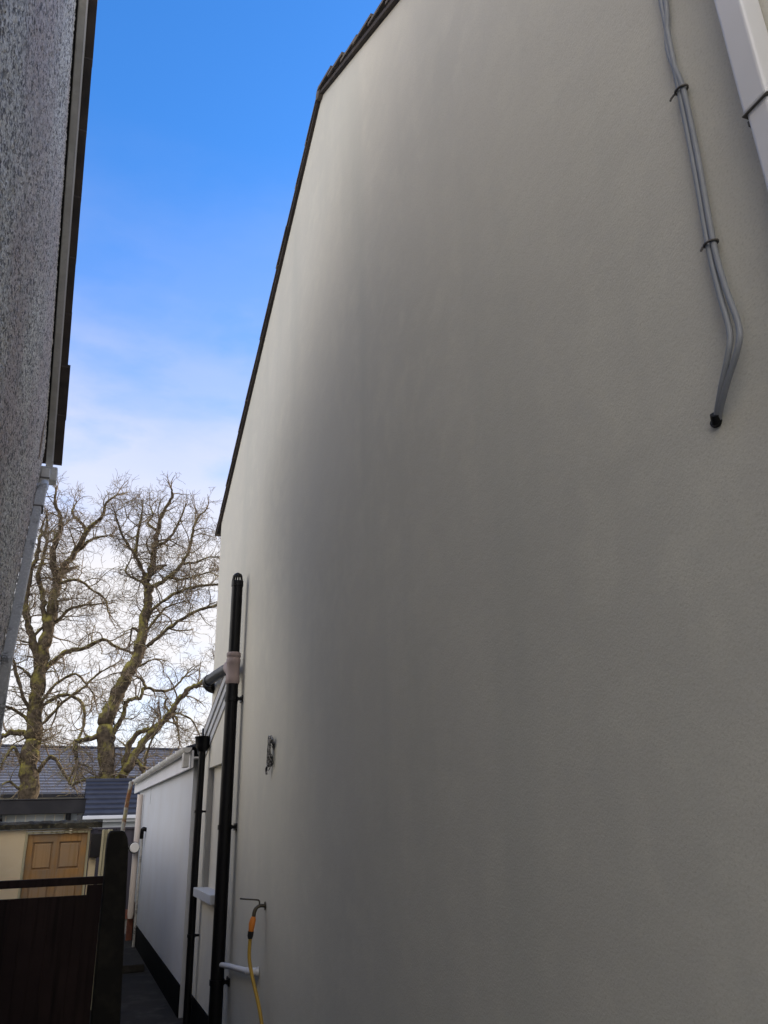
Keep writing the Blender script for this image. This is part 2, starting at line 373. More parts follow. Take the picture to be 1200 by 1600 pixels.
for yy in np.arange(9.9, 17.6, .95): MB().prism([(1.146,2.395),(1.146,2.36),(1.205,2.318),(1.262,2.36),(1.262,2.395)], yy, yy+.05, 'y').build('gutter_bracket', M['upvc'], EX)
mb = MB(); mb.prism([(1.20,2.40),(3.2,3.0),(5.3,2.40),(5.3,2.37),(3.2,2.96),(1.20,2.372)], 9.32, 17.6, 'y'); mb.build('roof', M['slate_near'], EX)
MB().box(1.17,1.235,9.315,9.45,2.17,2.33).build('gutter_outlet', M['upvc_dirty'], EX, bevel=.01)
mb = MB().box(ex-.003, ex, 14.6, 14.612, 1.9, 2.17); mb.build('wall_joint', M['clip'], EX)

# ================================================================ pipes on the right
SP = thing('soil_pipe', (1.335, 7.42, GZ), 'thick black soil vent pipe standing up the cream gable, slotted cap on top', 'soil pipe')
def spx(z): return 7.50 - (z-0)*.036
mb = MB(); mb.tube([(1.335, spx(z), z) for z in (-.02, 1.0, 2.0, 2.82)], .057, 24, cap=False); mb.build('lower_pipe', M['black'], SP)
mb = MB(); mb.tube([(1.335, spx(z), z) for z in (3.08, 3.45, 3.79)], .053, 24, cap=False); mb.build('upper_pipe', M['black'], SP)
# vent cowl with slots
cap = MB(); cz = 3.79; cy = spx(cz)
cap.tube([(1.335,cy,cz-.05),(1.335,cy,cz)], .058, 24, cap=True)
cap.tube([(1.335,cy,cz+.055),(1.335,cy,cz+.075),(1.335,cy,cz+.088)], [.044,.036,.012], 24)
for k in range(12):
    a = 2*math.pi*k/12; c, s_ = math.cos(a), math.sin(a)
    cap.tube([(1.335+.052*c, cy+.052*s_, cz-.005),(1.335+.041*c, cy+.041*s_, cz+.06)], .0055, 5)
cap.build('vent_cowl', M['black'], SP)
mb = MB(); zs = [(2.80,.060),(2.815,.066),(2.86,.066),(2.87,.062),(2.98,.062),(2.99,.066),(3.03,.066),(3.035,.062),(3.05,.062),(3.055,.067),(3.085,.067),(3.095,.058)]
mb.tube([(1.335, spx(z), z) for z, r in zs], [r for z, r in zs], 28)
mb.tube([(1.335, spx(2.92)+.02, 2.92),(1.332, spx(2.92)+.12, 2.965),(1.332, spx(2.92)+.16, 2.985)], [.062,.066,.066], 24)
mb.build('branch_collar', M['pinkish'], SP)
mb = MB(); by = spx(2.92)
mb.tube(curve([(1.332,by+.15,2.98),(1.332,by+.7,3.02),(1.332,by+1.45,3.06),(1.34,by+1.58,3.05),(1.39,by+1.66,3.02),(1.50,by+1.69,3.0)],5), .056, 20)
mb.tube([(1.332,by+1.36,3.055),(1.332,by+1.40,3.057),(1.332,by+1.48,3.06)], [.064,.066,.064], 20)
mb.build('branch_pipe', M['black'], SP)
for z in (2.66, 1.55, .35):
    mb = MB(); y = spx(z)
    mb.tube([(1.335,y,z-.02),(1.335,y,z+.02)], .064, 24); mb.box(1.335, WX-.001, y-.045, y-.02, z-.014, z+.014)
    mb.box(WX-.012, WX-.0005, y-.075, y+.04, z-.03, z+.03)
    mb.build('pipe_clip', M['black'], SP)

RP = thing('rainwater_pipe', (1.31, 8.8, GZ), 'thin black rainwater pipe with a round hopper at the end of the annex barge board', 'downpipe')
mb = MB(); mb.tube([(1.30,8.80,2.36),(1.30,8.84,1.2),(1.305,8.86,GZ)], .036, 20); mb.build('pipe', M['black'], RP)
mb = MB(); mb.tube([(1.30,8.80,z) for z in (2.30,2.325,2.36,2.44,2.445,2.455)], [.04,.062,.078,.082,.088,.088], 22); mb.build('hopper', M['black'], RP)
MB().tube([(1.30,8.80,2.455),(1.30,8.84,2.50),(1.31,8.9,2.545)], .012, 8).build('outlet_stub', M['black'], RP)
for z in (1.7,.55):
    mb = MB(); mb.tube([(1.30,8.83,z-.014),(1.30,8.83,z+.014)], .042, 20); mb.box(1.30, ax-.001, 8.81, 8.85, z-.01, z+.01); mb.build('pipe_clip', M['black'], RP)

DP = thing('square_downpipe', (1.39, .95, GZ), 'square white plastic downpipe at the top right corner, with an overlapping socket joint', 'downpipe')
px0, px1, py0, py1 = 1.362, 1.425, .917, .982
MB().box(px0, px1, py0, py1, GZ, 3.235).build('lower_pipe', M['upvc'], DP, bevel=.009, seg=3)
mb = MB(); mb.box(px0-.005, px1+.002, py0-.005, py1+.005, 3.165, 4.7); mb.build('upper_pipe', M['upvc'], DP, bevel=.009, seg=3)
mb = MB(); mb.box(px0-.0065, px1+.003, py0-.0065, py1+.0065, 3.1618, 3.1645); mb.box(px0+.01, px0+.02, py1+.003, py1+.008, 3.14, 3.155); mb.build('joint_line', M['clip'], DP)

# grey cables down the wall
CB = thing('grey_cables', (1.41, 1.2, 2.5), 'pair of grey cables tied together, dropping down the cream wall into a drilled hole', 'cable')
def cable(off, bulge, m, name='cable'):
    pts = [(1.412,1.150+off,4.9),(1.412,1.172+off,4.3),(1.411,1.178+off,3.86),(1.413,1.196-off*.6,3.68),(1.411,1.187+off*.8,3.50),
           (1.412,1.192+off,3.25),(1.411,1.203+off,2.97),(1.405,1.198+off-bulge*.4,2.82),(1.396,1.186+off*1.1-bulge,2.69),(1.392,1.200+off*1.3-bulge,2.63),(1.404,1.255+off,2.56),(1.428,1.312+off*.4,2.508),(1.46,1.33,2.49)]
    MB().tube(curve(pts,7), .0078, 10).build(name, m, CB)
cable(.008, .003, M['cable']); cable(-.009, .013, M['cable'])
for z, y in ((3.50,1.187),(2.97,1.203)):
    mb = MB(); mb.tube([(1.412+.013*math.cos(a), y+.0205*math.sin(a), z+.004*math.sin(a)) for a in np.linspace(0,2*math.pi,17)], .0035, 6)
    mb.tube([(1.402,y+.018,z-.002),(1.397,y+.027,z-.010),(1.395,y+.030,z-.017)] if z > 3.2 else [(1.402,y+.018,z),(1.398,y+.024,z-.010)], .0032, 6)
    mb.build('cable_tie', M['clip'], CB)
mb = MB(); mb.tube([(1.4255,1.315,2.507),(1.4315,1.317,2.505)], [.017,.017], 14); mb.tube([(1.43,1.317,2.505),(1.416,1.305,2.52)], [.014,.0125],12); mb.build('grommet', M['blackrub'], CB)

# outside tap, hose, waste pipe, loose wire
TP = thing('wall_tap', (1.41, 6.19, 1.02), 'small dark outdoor tap with a lever above the orange hose end', 'tap')
mb = MB(); mb.tube([(1.429,6.19,1.02),(1.424,6.19,1.02)], .028, 16)
mb.tube(curve([(1.428,6.19,1.02),(1.39,6.19,1.022),(1.365,6.19,1.01),(1.35,6.19,.985),(1.345,6.19,.95)],4), [.012]*9+[.014]*8, 12)
mb.build('body', M['brass'], TP)
MB().tube(curve([(1.385,6.19,1.03),(1.382,6.19,1.055),(1.36,6.20,1.062),(1.30,6.28,1.064),(1.27,6.32,1.066)],4), .0055, 8).build('lever', M['brass'], TP)
HS = thing('garden_hose', (1.345, 6.19, GZ), 'yellow garden hose hanging from the tap by an orange connector', 'hose')
MB().tube([(1.345,6.19,.955),(1.342,6.19,.94),(1.335,6.19,.91),(1.33,6.19,.865),(1.328,6.19,.85)], [.015,.021,.023,.019,.014], 14).build('connector', M['orange'], HS)
MB().tube([(1.329,6.19,.862),(1.326,6.19,.835),(1.325,6.19,.815)], [.021,.021,.016], 14).build('collar', M['blackrub'], HS)
MB().tube(curve([(1.326,6.19,.83),(1.322,6.185,.70),(1.34,6.14,.58),(1.375,6.02,.38),(1.40,5.9,.1),(1.38,5.8,-.15),(1.25,5.6,GZ+.02),(1.0,5.3,GZ+.02),(.9,4.8,GZ+.02)],8), .0125, 10).build('tube', M['yellow'], HS)
WP = thing('waste_pipe', (1.37, 7.0, .5), 'short white waste pipe from the soil pipe along the cream wall to an elbow', 'pipe')
MB().tube(curve([(1.345,7.50,.475),(1.37,7.28,.495),(1.375,6.6,.558),(1.378,6.42,.574),(1.40,6.36,.58),(1.43,6.345,.582)],4), .0215, 16).build('pipe', M['upvc'], WP)
MB().tube([(1.376,6.50,.567),(1.377,6.455,.571)], .026, 16).build('socket', M['upvc'], WP)
mb = MB(); mb.tube([(1.392,6.375,.579),(1.42,6.348,.581)], .027, 16); mb.tube([(1.421,6.347,.5815),(1.4295,6.345,.582)], .031, 16); mb.build('elbow', M['upvc'], WP)
wr = MB(); rw = random.Random(3)
for k in range(16):
    yy = 6.05 + rw.uniform(-.045,.045); h = rw.uniform(.08,.17); z0 = 2.15 + rw.uniform(-.02,.02)
    wr.tube(curve([(1.43,6.05,2.1),(1.41,yy-rw.uniform(.01,.05),z0),(1.395,yy+.01,z0+rw.uniform(0,.03)),(1.40,yy+rw.uniform(-.02,.05),z0-h),(1.41,yy+.02,z0-h-.02),(1.43,6.07,2.03)],4), rw.uniform(.0025,.0045), 6)
wr.tube(curve([(1.43,6.06,2.02),(1.40,6.09,1.99),(1.39,6.12,1.96),(1.395,6.12,1.92)],4), .008, 6)
o = wr.build('wire_bundle', M['wire']); tag(o, 'small tangle of bare looped wire poking out of the cream gable above the tap', 'wire')

# pipes at the far corner of the extension
CP = thing('corner_waste_pipe', (1.28, 15.6, GZ), 'thin white waste pipe down the far corner of the long white extension', 'pipe')
MB().tube([(1.285,15.1,1.50),(1.285,15.1,GZ)], .022, 12).build('pipe', M['pipe_dirty'], CP)
MB().tube(curve([(1.33,14.9,1.50),(1.275,14.9,1.51),(1.265,14.95,1.47),(1.265,14.98,1.36)],4), .034, 10).build('top_elbow', M['black'], CP)
CQ = thing('boxed_corner_pipe', (1.24, 16.2, GZ), 'wide pinkish white pipe with a rounded foot beside the far corner of the extension', 'pipe')
MB().tube([(1.262,15.9,2.1),(1.262,15.9,.12),(1.262,15.9,.05)], [.052,.052,.04], 16).build('pipe', mat('pinkish_white_plastic', (.66,.58,.52), .5), CQ)
MB().box(1.22,1.33,15.96,16.05,GZ,.30).build('brick_foot', M['brick'], CQ)
FL = thing('round_wall_lamp', (1.20, 15.75, 1.2), 'small round white fitting with a black rim on the far corner of the extension', 'lamp')
MB().tube([(1.215,15.80,1.2),(1.215,15.72,1.2)], .098, 20).build('rim', M['black'], FL)
MB().tube([(1.225,15.719,1.2),(1.225,15.69,1.2)], [.088,.075], 20).build('disc', M['lampglass'], FL)
MB().box(1.215,1.33,15.74,15.78,1.18,1.22).build('bracket', M['black'], FL)

# ================================================================ left-hand house
LX = -.545
LH = thing('pebbledashed_house', (LX, 4, GZ), 'grey pebbledashed house along the left edge, with white barge board and dark overhanging verge tiles', 'house')
def zL(y): return 6.931 - .697*(y-4.183)
apex = (3.35, zL(3.35))
poly = [(-1.0,GZ),(6.09,GZ),(6.09,2.70),(6.68,3.92),(7.15,zL(7.15)),apex,(-1.0,zL(3.35)-.697*4.35)]
# the dash finishes in a ragged top edge: notch the rake line
top = []; rr = random.Random(8); y = 7.13
while y > apex[0]:
    top.append((y, zL(y) + rr.uniform(-.006,.006))); y -= .035
poly2 = poly[:4] + top + [apex, poly[6]]
MB().prism(poly2, LX-.008, LX-4.5).build('wall', M['pebble'], LH)
# the dash itself: real stones standing a few millimetres proud of the wall
gy0, gz0, st_ = 1.9, 1.9, .0095
ny, nz = int((7.17-gy0)/st_), int((9.3-gz0)/st_)
rg = np.random.default_rng(21)
hgt = rg.random((ny, nz))
hgt = .55*hgt + .45*(.25*(np.roll(hgt,1,0)+np.roll(hgt,-1,0)+np.roll(hgt,1,1)+np.roll(hgt,-1,1)))
lump = rg.random((ny//5+2, nz//5+2)); lump = np.kron(lump, np.ones((5,5)))[:ny,:nz]
for ax_ in (0,1):
    for _ in range(3): lump = (np.roll(lump,2,ax_)+lump+np.roll(lump,-2,ax_))/3
hgt = hgt**2*.012 + lump*.009
Yg = gy0 + st_*np.arange(ny)[:,None] + (rg.random((ny,nz))-.5)*.006
Zg = gz0 + st_*np.arange(nz)[None,:] + (rg.random((ny,nz))-.5)*.006
edge = np.where(Zg < 2.70, 6.09, np.where(Zg < 3.92, 6.09+(Zg-2.70)*.59/1.22, 6.68+(Zg-3.92)*.47/.95))
rake_ = np.where(Yg > 3.35, zL(Yg), zL(3.35)-.697*(3.35-Yg))
ok = (Yg < edge) & (Zg < rake_)
ok = ok & (Zg > 1.9)
idx = -np.ones((ny,nz), int)
f4 = ok[:-1,:-1] & ok[1:,:-1] & ok[:-1,1:] & ok[1:,1:]
use = np.zeros((ny,nz), bool); use[:-1,:-1] |= f4; use[1:,:-1] |= f4; use[:-1,1:] |= f4; use[1:,1:] |= f4
idx[use] = np.arange(use.sum())
V_ = np.stack([LX - .006 + hgt[use], Yg[use], Zg[use]], 1)
F_ = np.stack([idx[:-1,:-1][f4], idx[1:,:-1][f4], idx[1:,1:][f4], idx[:-1,1:][f4]], 1)
me = bpy.data.meshes.new('pebbledash'); me.vertices.add(len(V_)); me.vertices.foreach_set('co', V_.ravel())
me.loops.add(len(F_)*4); me.loops.foreach_set('vertex_index', F_.ravel().astype(np.int32))
me.polygons.add(len(F_)); me.polygons.foreach_set('loop_start', np.arange(0, len(F_)*4, 4, dtype=np.int32)); me.update(calc_edges=True)
me.materials.append(M['pebble'])
o = bpy.data.objects.new('pebbledash', me); S.collection.objects.link(o); o.parent = LH; o.matrix_parent_inverse = Matrix.Translation(-LH.location)
def bandL(y0_, y1_, d0, d1): return [(y0_, zL(y0_)+d0),(y1_, zL(y1_)+d0),(y1_, zL(y1_)+d1),(y0_, zL(y0_)+d1)]
mb = MB(); mb.prism(bandL(3.35,7.38,.055,.20), -.531, -.468); mb.prism([(3.35,apex[1]+.05),(3.35,apex[1]+.2),(-1.2,zL(3.35)-.697*4.55+.2),(-1.2,zL(3.35)-.697*4.55+.05)], -.531, -.468)
mb.build('barge_board', M['upvc_dirty'], LH, bevel=.004)
mb = MB(); mb.prism(bandL(3.35,7.30,.05,.0545), -.478, -.467); mb.build('barge_trim', M['upvc'], LH)
mb = MB(); mb.prism(bandL(3.35,7.1,.035,.25), -.544, -.5315); mb.build('soffit_shadow_strip', M['dark'], LH)  # solid dark strip stands in for the shadow between board and wall
mb = MB(); n = 10; YE = 7.33; r2 = random.Random(2)
for i in range(n):
    a = 3.30 + (YE-3.30)*i/n; b = 3.30 + (YE-3.30)*(i+1)/n + .05
    xo = -.412 + r2.uniform(-.004,.004) + (.02 if i >= n-2 else 0)
    lo = .085 + r2.uniform(0,.006)
    mb.prism([(a,zL(a)+lo+.0),(b,zL(b)+lo+.018),(b,zL(b)+lo+.045),(a,zL(a)+lo+.028)], xo, LX-4.5)
for i in range(n+1):
    a = 3.35 - .42*i; b = a-.46; f = lambda q: zL(3.35)-.697*(3.35-q)
    mb.prism([(a,f(a)+.085),(b,f(b)+.105),(b,f(b)+.13),(a,f(a)+.115)], -.412, LX-4.5)
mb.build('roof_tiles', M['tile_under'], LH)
MB().box(LX-.22, LX, 6.095, 7.9, GZ, 1.95).build('wall', M['pebble'], LH)  # unseen low wall, added to keep light off the lower gable
MB().box(-3.6, -1.15, 7.21, 10.5, GZ, 3.0).build('rear_light_blocker', M['pebble'], LH)  # unseen block, added to cut low sky light on gable and extension
# small chipped patch in the dash near the eave
mb = MB(); mb.prism([(6.63,4.93),(6.72,4.80),(6.70,4.60),(6.60,4.50),(6.585,4.70)], LX+.006, LX+.010); mb.build('render_chip', mat('exposed_mortar', (.27,.21,.15), .95, (60,.8,.01)), LH)

LG = thing('box_gutter', (-.46, 7.3, 4.75), 'white square gutter end under the last verge tile at the left', 'gutter')
mb = MB(); mb.box(-5.5, -.415, 7.22, 7.36, 4.58, 4.72); mb.build('gutter', M['upvc_dirty'], LG, bevel=.012)
mb = MB(); mb.box(-.545,-.47,7.13,7.215,4.47,4.66); mb.build('outlet', M['upvc_dirty'], LG, bevel=.008)
mb = MB(); mb.box(-.55,-.468,7.12,7.216,4.555,4.566); mb.build('seal', M['clip'], LG)
LD = thing('sloping_downpipe', (-.5, 6.9, GZ), 'dirty grey white downpipe slanting down the corner of the pebbledashed house', 'downpipe')
def slant(mb, pts, w, d):
    for i in range(len(pts)-1):
        (a, za), (b, zb) = pts[i], pts[i+1]
        dv = Vector((b-a, zb-za)).normalized(); nn = Vector((dv.y, -dv.x)); nn = nn if nn.x > 0 else -nn
        q = [Vector((a,za)), Vector((b,zb)), Vector((b,zb))+nn*w, Vector((a,za))+nn*w]
        mb.prism([tuple(v) for v in q], LX+.006, LX+.006+d)
mb = MB(); slant(mb, [(6.83,4.33),(6.045,2.70)], .085, .068); mb.box(LX+.006,LX+.074,6.04,6.12,GZ,2.70); mb.build('pipe', M['pipe_dirty'], LD, bevel=.008)
mb = MB(); slant(mb, [(6.86,4.40),(6.735,4.145)], .094, .078); mb.build('socket', M['pipe_dirty'], LD, bevel=.006)
mb = MB(); mb.tube([(LX+.04,7.16,4.50),(LX+.045,7.05,4.47),(LX+.045,6.93,4.36)], .040, 14); mb.build('bend', M['upvc_dirty'], LD)
mb = MB(); slant(mb, [(6.735,4.145),(6.729,4.133)], .097, .081); mb.build('joint_line', M['clip'], LD)

# ================================================================ gate and post
GT = thing('timber_gate', (-.1, 7.95, GZ), 'dark stained timber gate with an open slot under its top rail', 'gate')
mb = MB(); mb.box(-1.9,.372,7.91,7.96,1.115,1.178); mb.build('top_rail', M['gate'], GT, bevel=.005)
mb = MB()
xs = np.linspace(-1.9,.372,23)
for i in range(22):
    dy = .004*(i % 2); top = 1.035 + .0*(i%3)
    mb.box(xs[i]+.0001, xs[i+1]-.0001, 7.915+dy*2, 7.937+dy, GZ+.04, top)
mb.build('boards', M['gate'], GT, bevel=.002)
mb = MB(); mb.box(-1.9,.372,7.9385,7.965,.93,1.03); mb.box(-1.9,.372,7.9385,7.965,0,.1); mb.box(.245,.372,7.905,7.914,GZ+.04,1.114); mb.box(-.98,-.9,7.905,7.914,GZ+.04,1.114)
mb.build('frame', M['gate'], GT, bevel=.003)
PT = thing('gate_post', (.48, 7.95, GZ), 'thick dark weathered post with rounded top at the passage end of the gate', 'post')
mb = MB()
def slab(z, w0, w1): 
    sh = .075*(1.53-z)/1.83
    return [(.372+sh*.2+w0, 7.84),(.553+sh-w1, 7.84),(.553+sh-w1, 8.06),(.372+sh*.2+w0, 8.06)]
lv = [(GZ,0,0),(.5,0,0),(1.0,.002,0),(1.40,0,0),(1.48,.004,.012),(1.53,.012,.035),(1.545,.03,.06)]
vs = []; fs = []
for k, (z, a, b) in enumerate(lv):
    for p in slab(z, a, b): vs.append((p[0], p[1], z))
for k in range(len(lv)-1):
    for q in range(4): fs.append((4*k+q, 4*k+(q+1)%4, 4*k+4+(q+1)%4, 4*k+4+q))
fs += [(3,2,1,0), tuple(4*(len(lv)-1)+q for q in range(4))]
mb.add(vs, fs); mb.build('post', M['pillar'], PT, bevel=.012)

# ================================================================ garden wall with door
GW = thing('garden_wall', (-1, 10.7, GZ), 'cream painted garden wall with a mossy dark coping behind the gate', 'wall')
mb = MB(); mb.box(-5, -.405, 10.6, 10.82, GZ, 1.565); mb.box(.32,.395,10.6,10.82,GZ,1.50); mb.box(-.4049,.3199,10.62,10.82,1.545,1.565)
mb.build('wall', M['cream'], GW)
vs = []; fs = []; rc = random.Random(4); xs = np.linspace(-5,.43,130)
for x in xs:
    a = rc.uniform(-.008,.008); b = rc.uniform(-.010,.012)
    vs += [(x,10.555+a,1.568),(x,10.555+a*.7,1.625+b*.5),(x,10.60,1.652+b),(x,10.84,1.652-b),(x,10.86,1.568)]
for i in range(len(xs)-1):
    for q in range(5): fs.append((5*i+q, 5*i+(q+1)%5, 5*i+5+(q+1)%5, 5*i+5+q))
fs += [(4,3,2,1,0), tuple(5*(len(xs)-1)+q for q in range(5))]
mb = MB(); mb.add(vs, fs); mb.build('coping', M['coping'], GW)
DR = thing('panelled_door', (-.05, 10.64, GZ), 'varnished oak door with two raised square upper panels in the cream garden wall', 'door')
dx0, dx1 = -.375, .275; dz1 = 1.515
mb = MB(); mb.box(dx0-.028,dx0-.002,10.59,10.70,GZ,dz1+.025); mb.box(dx1+.002,dx1+.028,10.59,10.70,GZ,dz1+.025); mb.box(dx0-.0279,dx1+.0279,10.592,10.70,dz1+.002,dz1+.0249); mb.build('frame', M['post_end'], DR, bevel=.003)
mb = MB(); yf, yb = 10.625, 10.665
st = .062; mid = (dx0+dx1)/2-.01
for a, b in ((dx0,dx0+st),(dx1-st,dx1),(mid-.032,mid+.032)): mb.box(a,b,yf,yb,GZ+.01,dz1)
for a, b in ((1.425,dz1-.001),(1.0,1.13),(.45,.57),(GZ+.012,.0)):
    mb.box(dx0+st+.0005,mid-.0325,yf+.001,yb-.001,a,b); mb.box(mid+.0325,dx1-st-.0005,yf+.001,yb-.001,a,b)
mb.build('stiles', M['oak'], DR, bevel=.003)
for xa, xb in ((dx0+st,mid-.032),(mid+.032,dx1-st)):
    for za, zb in ((1.13,1.425),(.57,1.0),(.0,.45)):
        mb = MB(); mb.box(xa-.002,xb+.002,yf+.022,yf+.028,za-.002,zb+.002)
        q = .016; mb.add([(xa+.012,yf+.0215,za+.012),(xb-.012,yf+.0215,za+.012),(xb-.012,yf+.0215,zb-.012),(xa+.012,yf+.0215,zb-.012),
                (xa+q+.01,yf+.006,za+q+.01),(xb-q-.01,yf+.006,za+q+.01),(xb-q-.01,yf+.006,zb-q-.01),(xa+q+.01,yf+.006,zb-q-.01)],
               [(0,1,5,4),(1,2,6,5),(2,3,7,6),(3,0,4,7),(4,5,6,7)])
        mb.build('panel', M['oak_worn'], DR)
mb = MB(); mb.box(dx1+.04,dx1+.165,10.52,10.598,1.24,1.505); o = mb.build('meter_box', M['felt'], None, bevel=.012); tag(o, 'small dark box fixed to the garden wall right beside the oak door', 'box')
mb = MB()
for k in range(4): mb.box(.432+.030*k, .458+.030*k, 10.45, 10.50, GZ, 1.545)
mb.box(.43,.55,10.501,10.53,GZ,1.53)
o = mb.build('fluted_post', M['post_end'], None, bevel=.006); tag(o, 'pale grooved timber post between the oak door and the dark gate post', 'post')
o = MB().tube([(.60,9.98,GZ),(.632,10,1.56),(.655,10,1.85),(.683,10,2.06)], .0235, 12).build('metal_pole', M['rust']); tag(o, 'thin rust streaked metal pole leaning above the dark gate post', 'pole')

o = MB().box(.10,.28,10.84,15.9,GZ,1.62).build('shade_wall', M['cream']); tag(o, 'unseen cream wall added to shade the extension, behind the oak door', 'wall')  # hidden wall, added to darken the lower extension wall
# ================================================================ sheds and fence beyond
SH = thing('flat_roofed_shed', (-3, 17, GZ), 'flat roofed shed with wide black felt edge and pale grey cladding above the garden wall', 'shed')
MB().box(-7, .20, 16.1, 19, GZ, 1.80).build('wall', M['cladding'], SH)
mb = MB(); mb.box(-7.1,.325,15.95,19.1,1.80,2.03); mb.box(-7.1,.335,15.94,19.11,2.031,2.055); mb.build('roof_edge', M['felt'], SH, bevel=.01)
mb = MB(); mb.tube([(.06,16.02,GZ),(.06,16.02,1.8)], .045, 12); mb.build('downpipe', M['black'], SH)
mb = MB()
for k in range(44): mb.box(-6.9+.16*k, -6.885+.16*k, 16.09, 16.099, GZ, 1.79)
mb.build('cladding_battens', M['farwall'], SH)
o = MB().tube([(-1.12,15.95,1.62),(-1.10,15.95,1.72),(-1.02,15.95,1.74)], .06, 10).build('bracket_lamp', M['black']); tag(o, 'dark rounded fitting on the pale shed wall at the far left edge', 'lamp')
OB = thing('slate_outbuilding', (1.6, 25, GZ), 'small pale outbuilding with a dark blue slate roof and white gutter', 'outbuilding')
MB().box(.62, 6, 24.3, 28, GZ, 1.84).build('wall', M['render_white'], OB)
mb = MB(); ZA, ZB, YA, YB = 1.84, 2.78, 24.05, 25.5
nc = 7
for i in range(nc):
    a = i/nc; b = (i+1)/nc+.012
    mb.prism([(YA+(YB-YA)*a, ZA+(ZB-ZA)*a+.055),(YA+(YB-YA)*a, ZA+(ZB-ZA)*a),(YA+(YB-YA)*b, ZA+(ZB-ZA)*b-.01),(YA+(YB-YA)*b, ZA+(ZB-ZA)*b+.012)], .47, 6.2)
mb.prism([(YB,ZB),(YB,ZB-.05),(27.2,ZA-.05),(27.2,ZA)], .47, 6.2)
mb.build('roof', M['slate_near'], OB)
MB().tube([(.46,YB,ZB+.01),(6.2,YB,ZB+.01)], .07, 8).build('ridge', M['slate_near'], OB)
mb = MB(); mb.box(.45,6.2,23.98,24.08,1.74,1.83); mb.box(.46,6.2,24.1,24.28,1.66,1.76); mb.build('gutter', M['upvc'], OB, bevel=.01)
mb = MB(); mb.prism([(24.3,1.84),(25.5,2.70),(26.9,1.84)], .625, .66); mb.build('gable', M['render_white'], OB)
FN = thing('panel_fence', (1, 19.5, GZ), 'purple grey panel fence closing the far end of the passage', 'fence')
mb = MB(); mb.box(.3,3,19.5,19.55,-.12,1.50); mb.build('panel', M['fence'], FN)
mb = MB(); mb.box(.3,3,19.45,19.6,1.501,1.535); mb.build('capping', M['fence'], FN, bevel=.006)
mb = MB(); mb.box(.3,3,19.46,19.58,GZ,-.125); mb.build('gravel_board', M['brick'], FN)
for x in (.62,): MB().box(x,x+.09,19.42,19.448,GZ,1.49).build('post', M['fence'], FN)
# clutter lying at the end of the passage
o = MB().tube([(1.02,16.5,GZ+.01),(1.02,16.5,GZ+.10),(1.02,16.5,GZ+.13)], [.11,.12,.09], 14).build('paint_tub', M['cladding']); tag(o, 'small pale tub standing on the path at the far end of the passage', 'tub')

FB = thing('far_house', (0, 43, GZ), 'long pale house with a blue grey slate roof behind the two bare trees', 'house')
def FY(x): return 42 + .22*(x+1)       # front line, slightly turned
mb = MB(); c = [(-14,FY(-14)),(16,FY(16)),(16,FY(16)+9),(-14,FY(-14)+9)]
mb.prism(c, GZ, 2.95, 'z'); mb.build('wall', M['farwall'], FB)
mb = MB(); nc = 17
def fp(x, t, dz): return (x, FY(x)-.35+4.2*t, 3.02+(5.42-3.02)*t+dz)
for i in range(nc):
    a, b = i/nc, (i+1)/nc
    P = [fp(-14.3,a,.075),fp(16.3,a,.075),fp(16.3,b,.0),fp(-14.3,b,.0),fp(-14.3,a,-.03),fp(16.3,a,-.03)]
    mb.add(P, [(0,1,2,3),(4,5,1,0)])
P = [fp(-14.3,1,0),fp(16.3,1,0),(16.3,FY(16.3)+9.3,3.0),(-14.3,FY(-14.3)+9.3,3.0)]; mb.add(P, [(0,1,2,3)])
P = [fp(-14.3,0,-.03),fp(16.3,0,-.03),(16.3,FY(16.3)+9.3,2.97),(-14.3,FY(-14.3)+9.3,2.97)]; mb.add(P, [(3,2,1,0)])
mb.build('roof', M['slate_far'], FB)
mb = MB(); mb.add([fp(-14.3,1,.0),fp(16.3,1,.0),fp(16.3,1,.10),fp(-14.3,1,.10)], [(0,1,2,3)]); mb.tube([fp(-14.3,1,.03),fp(16.3,1,.03)], .10, 8); mb.build('ridge', M['slate_near'], FB)
mb = MB(); mb.add([fp(-14.3,-.02,-.14),fp(16.3,-.02,-.14),fp(16.3,-.02,.02),fp(-14.3,-.02,.02)], [(0,1,2,3)]); mb.build('fascia', M['felt'], FB)
for x in (-6.3,-.62,4.6,9.4):
    w = MB().prism([(x,FY(x)-.03),(x+1.55,FY(x+1.55)-.03),(x+1.55,FY(x+1.55)+.05),(x,FY(x)+.05)], 1.2, 2.66, 'z').build('window', M['clip'], FB)
    MB().prism([(x+.06,FY(x+.06)-.045),(x+1.49,FY(x+1.49)-.045),(x+1.49,FY(x+1.49)-.032),(x+.06,FY(x+.06)-.032)], 1.26, 2.60, 'z').build('pane', M['glass'], w)
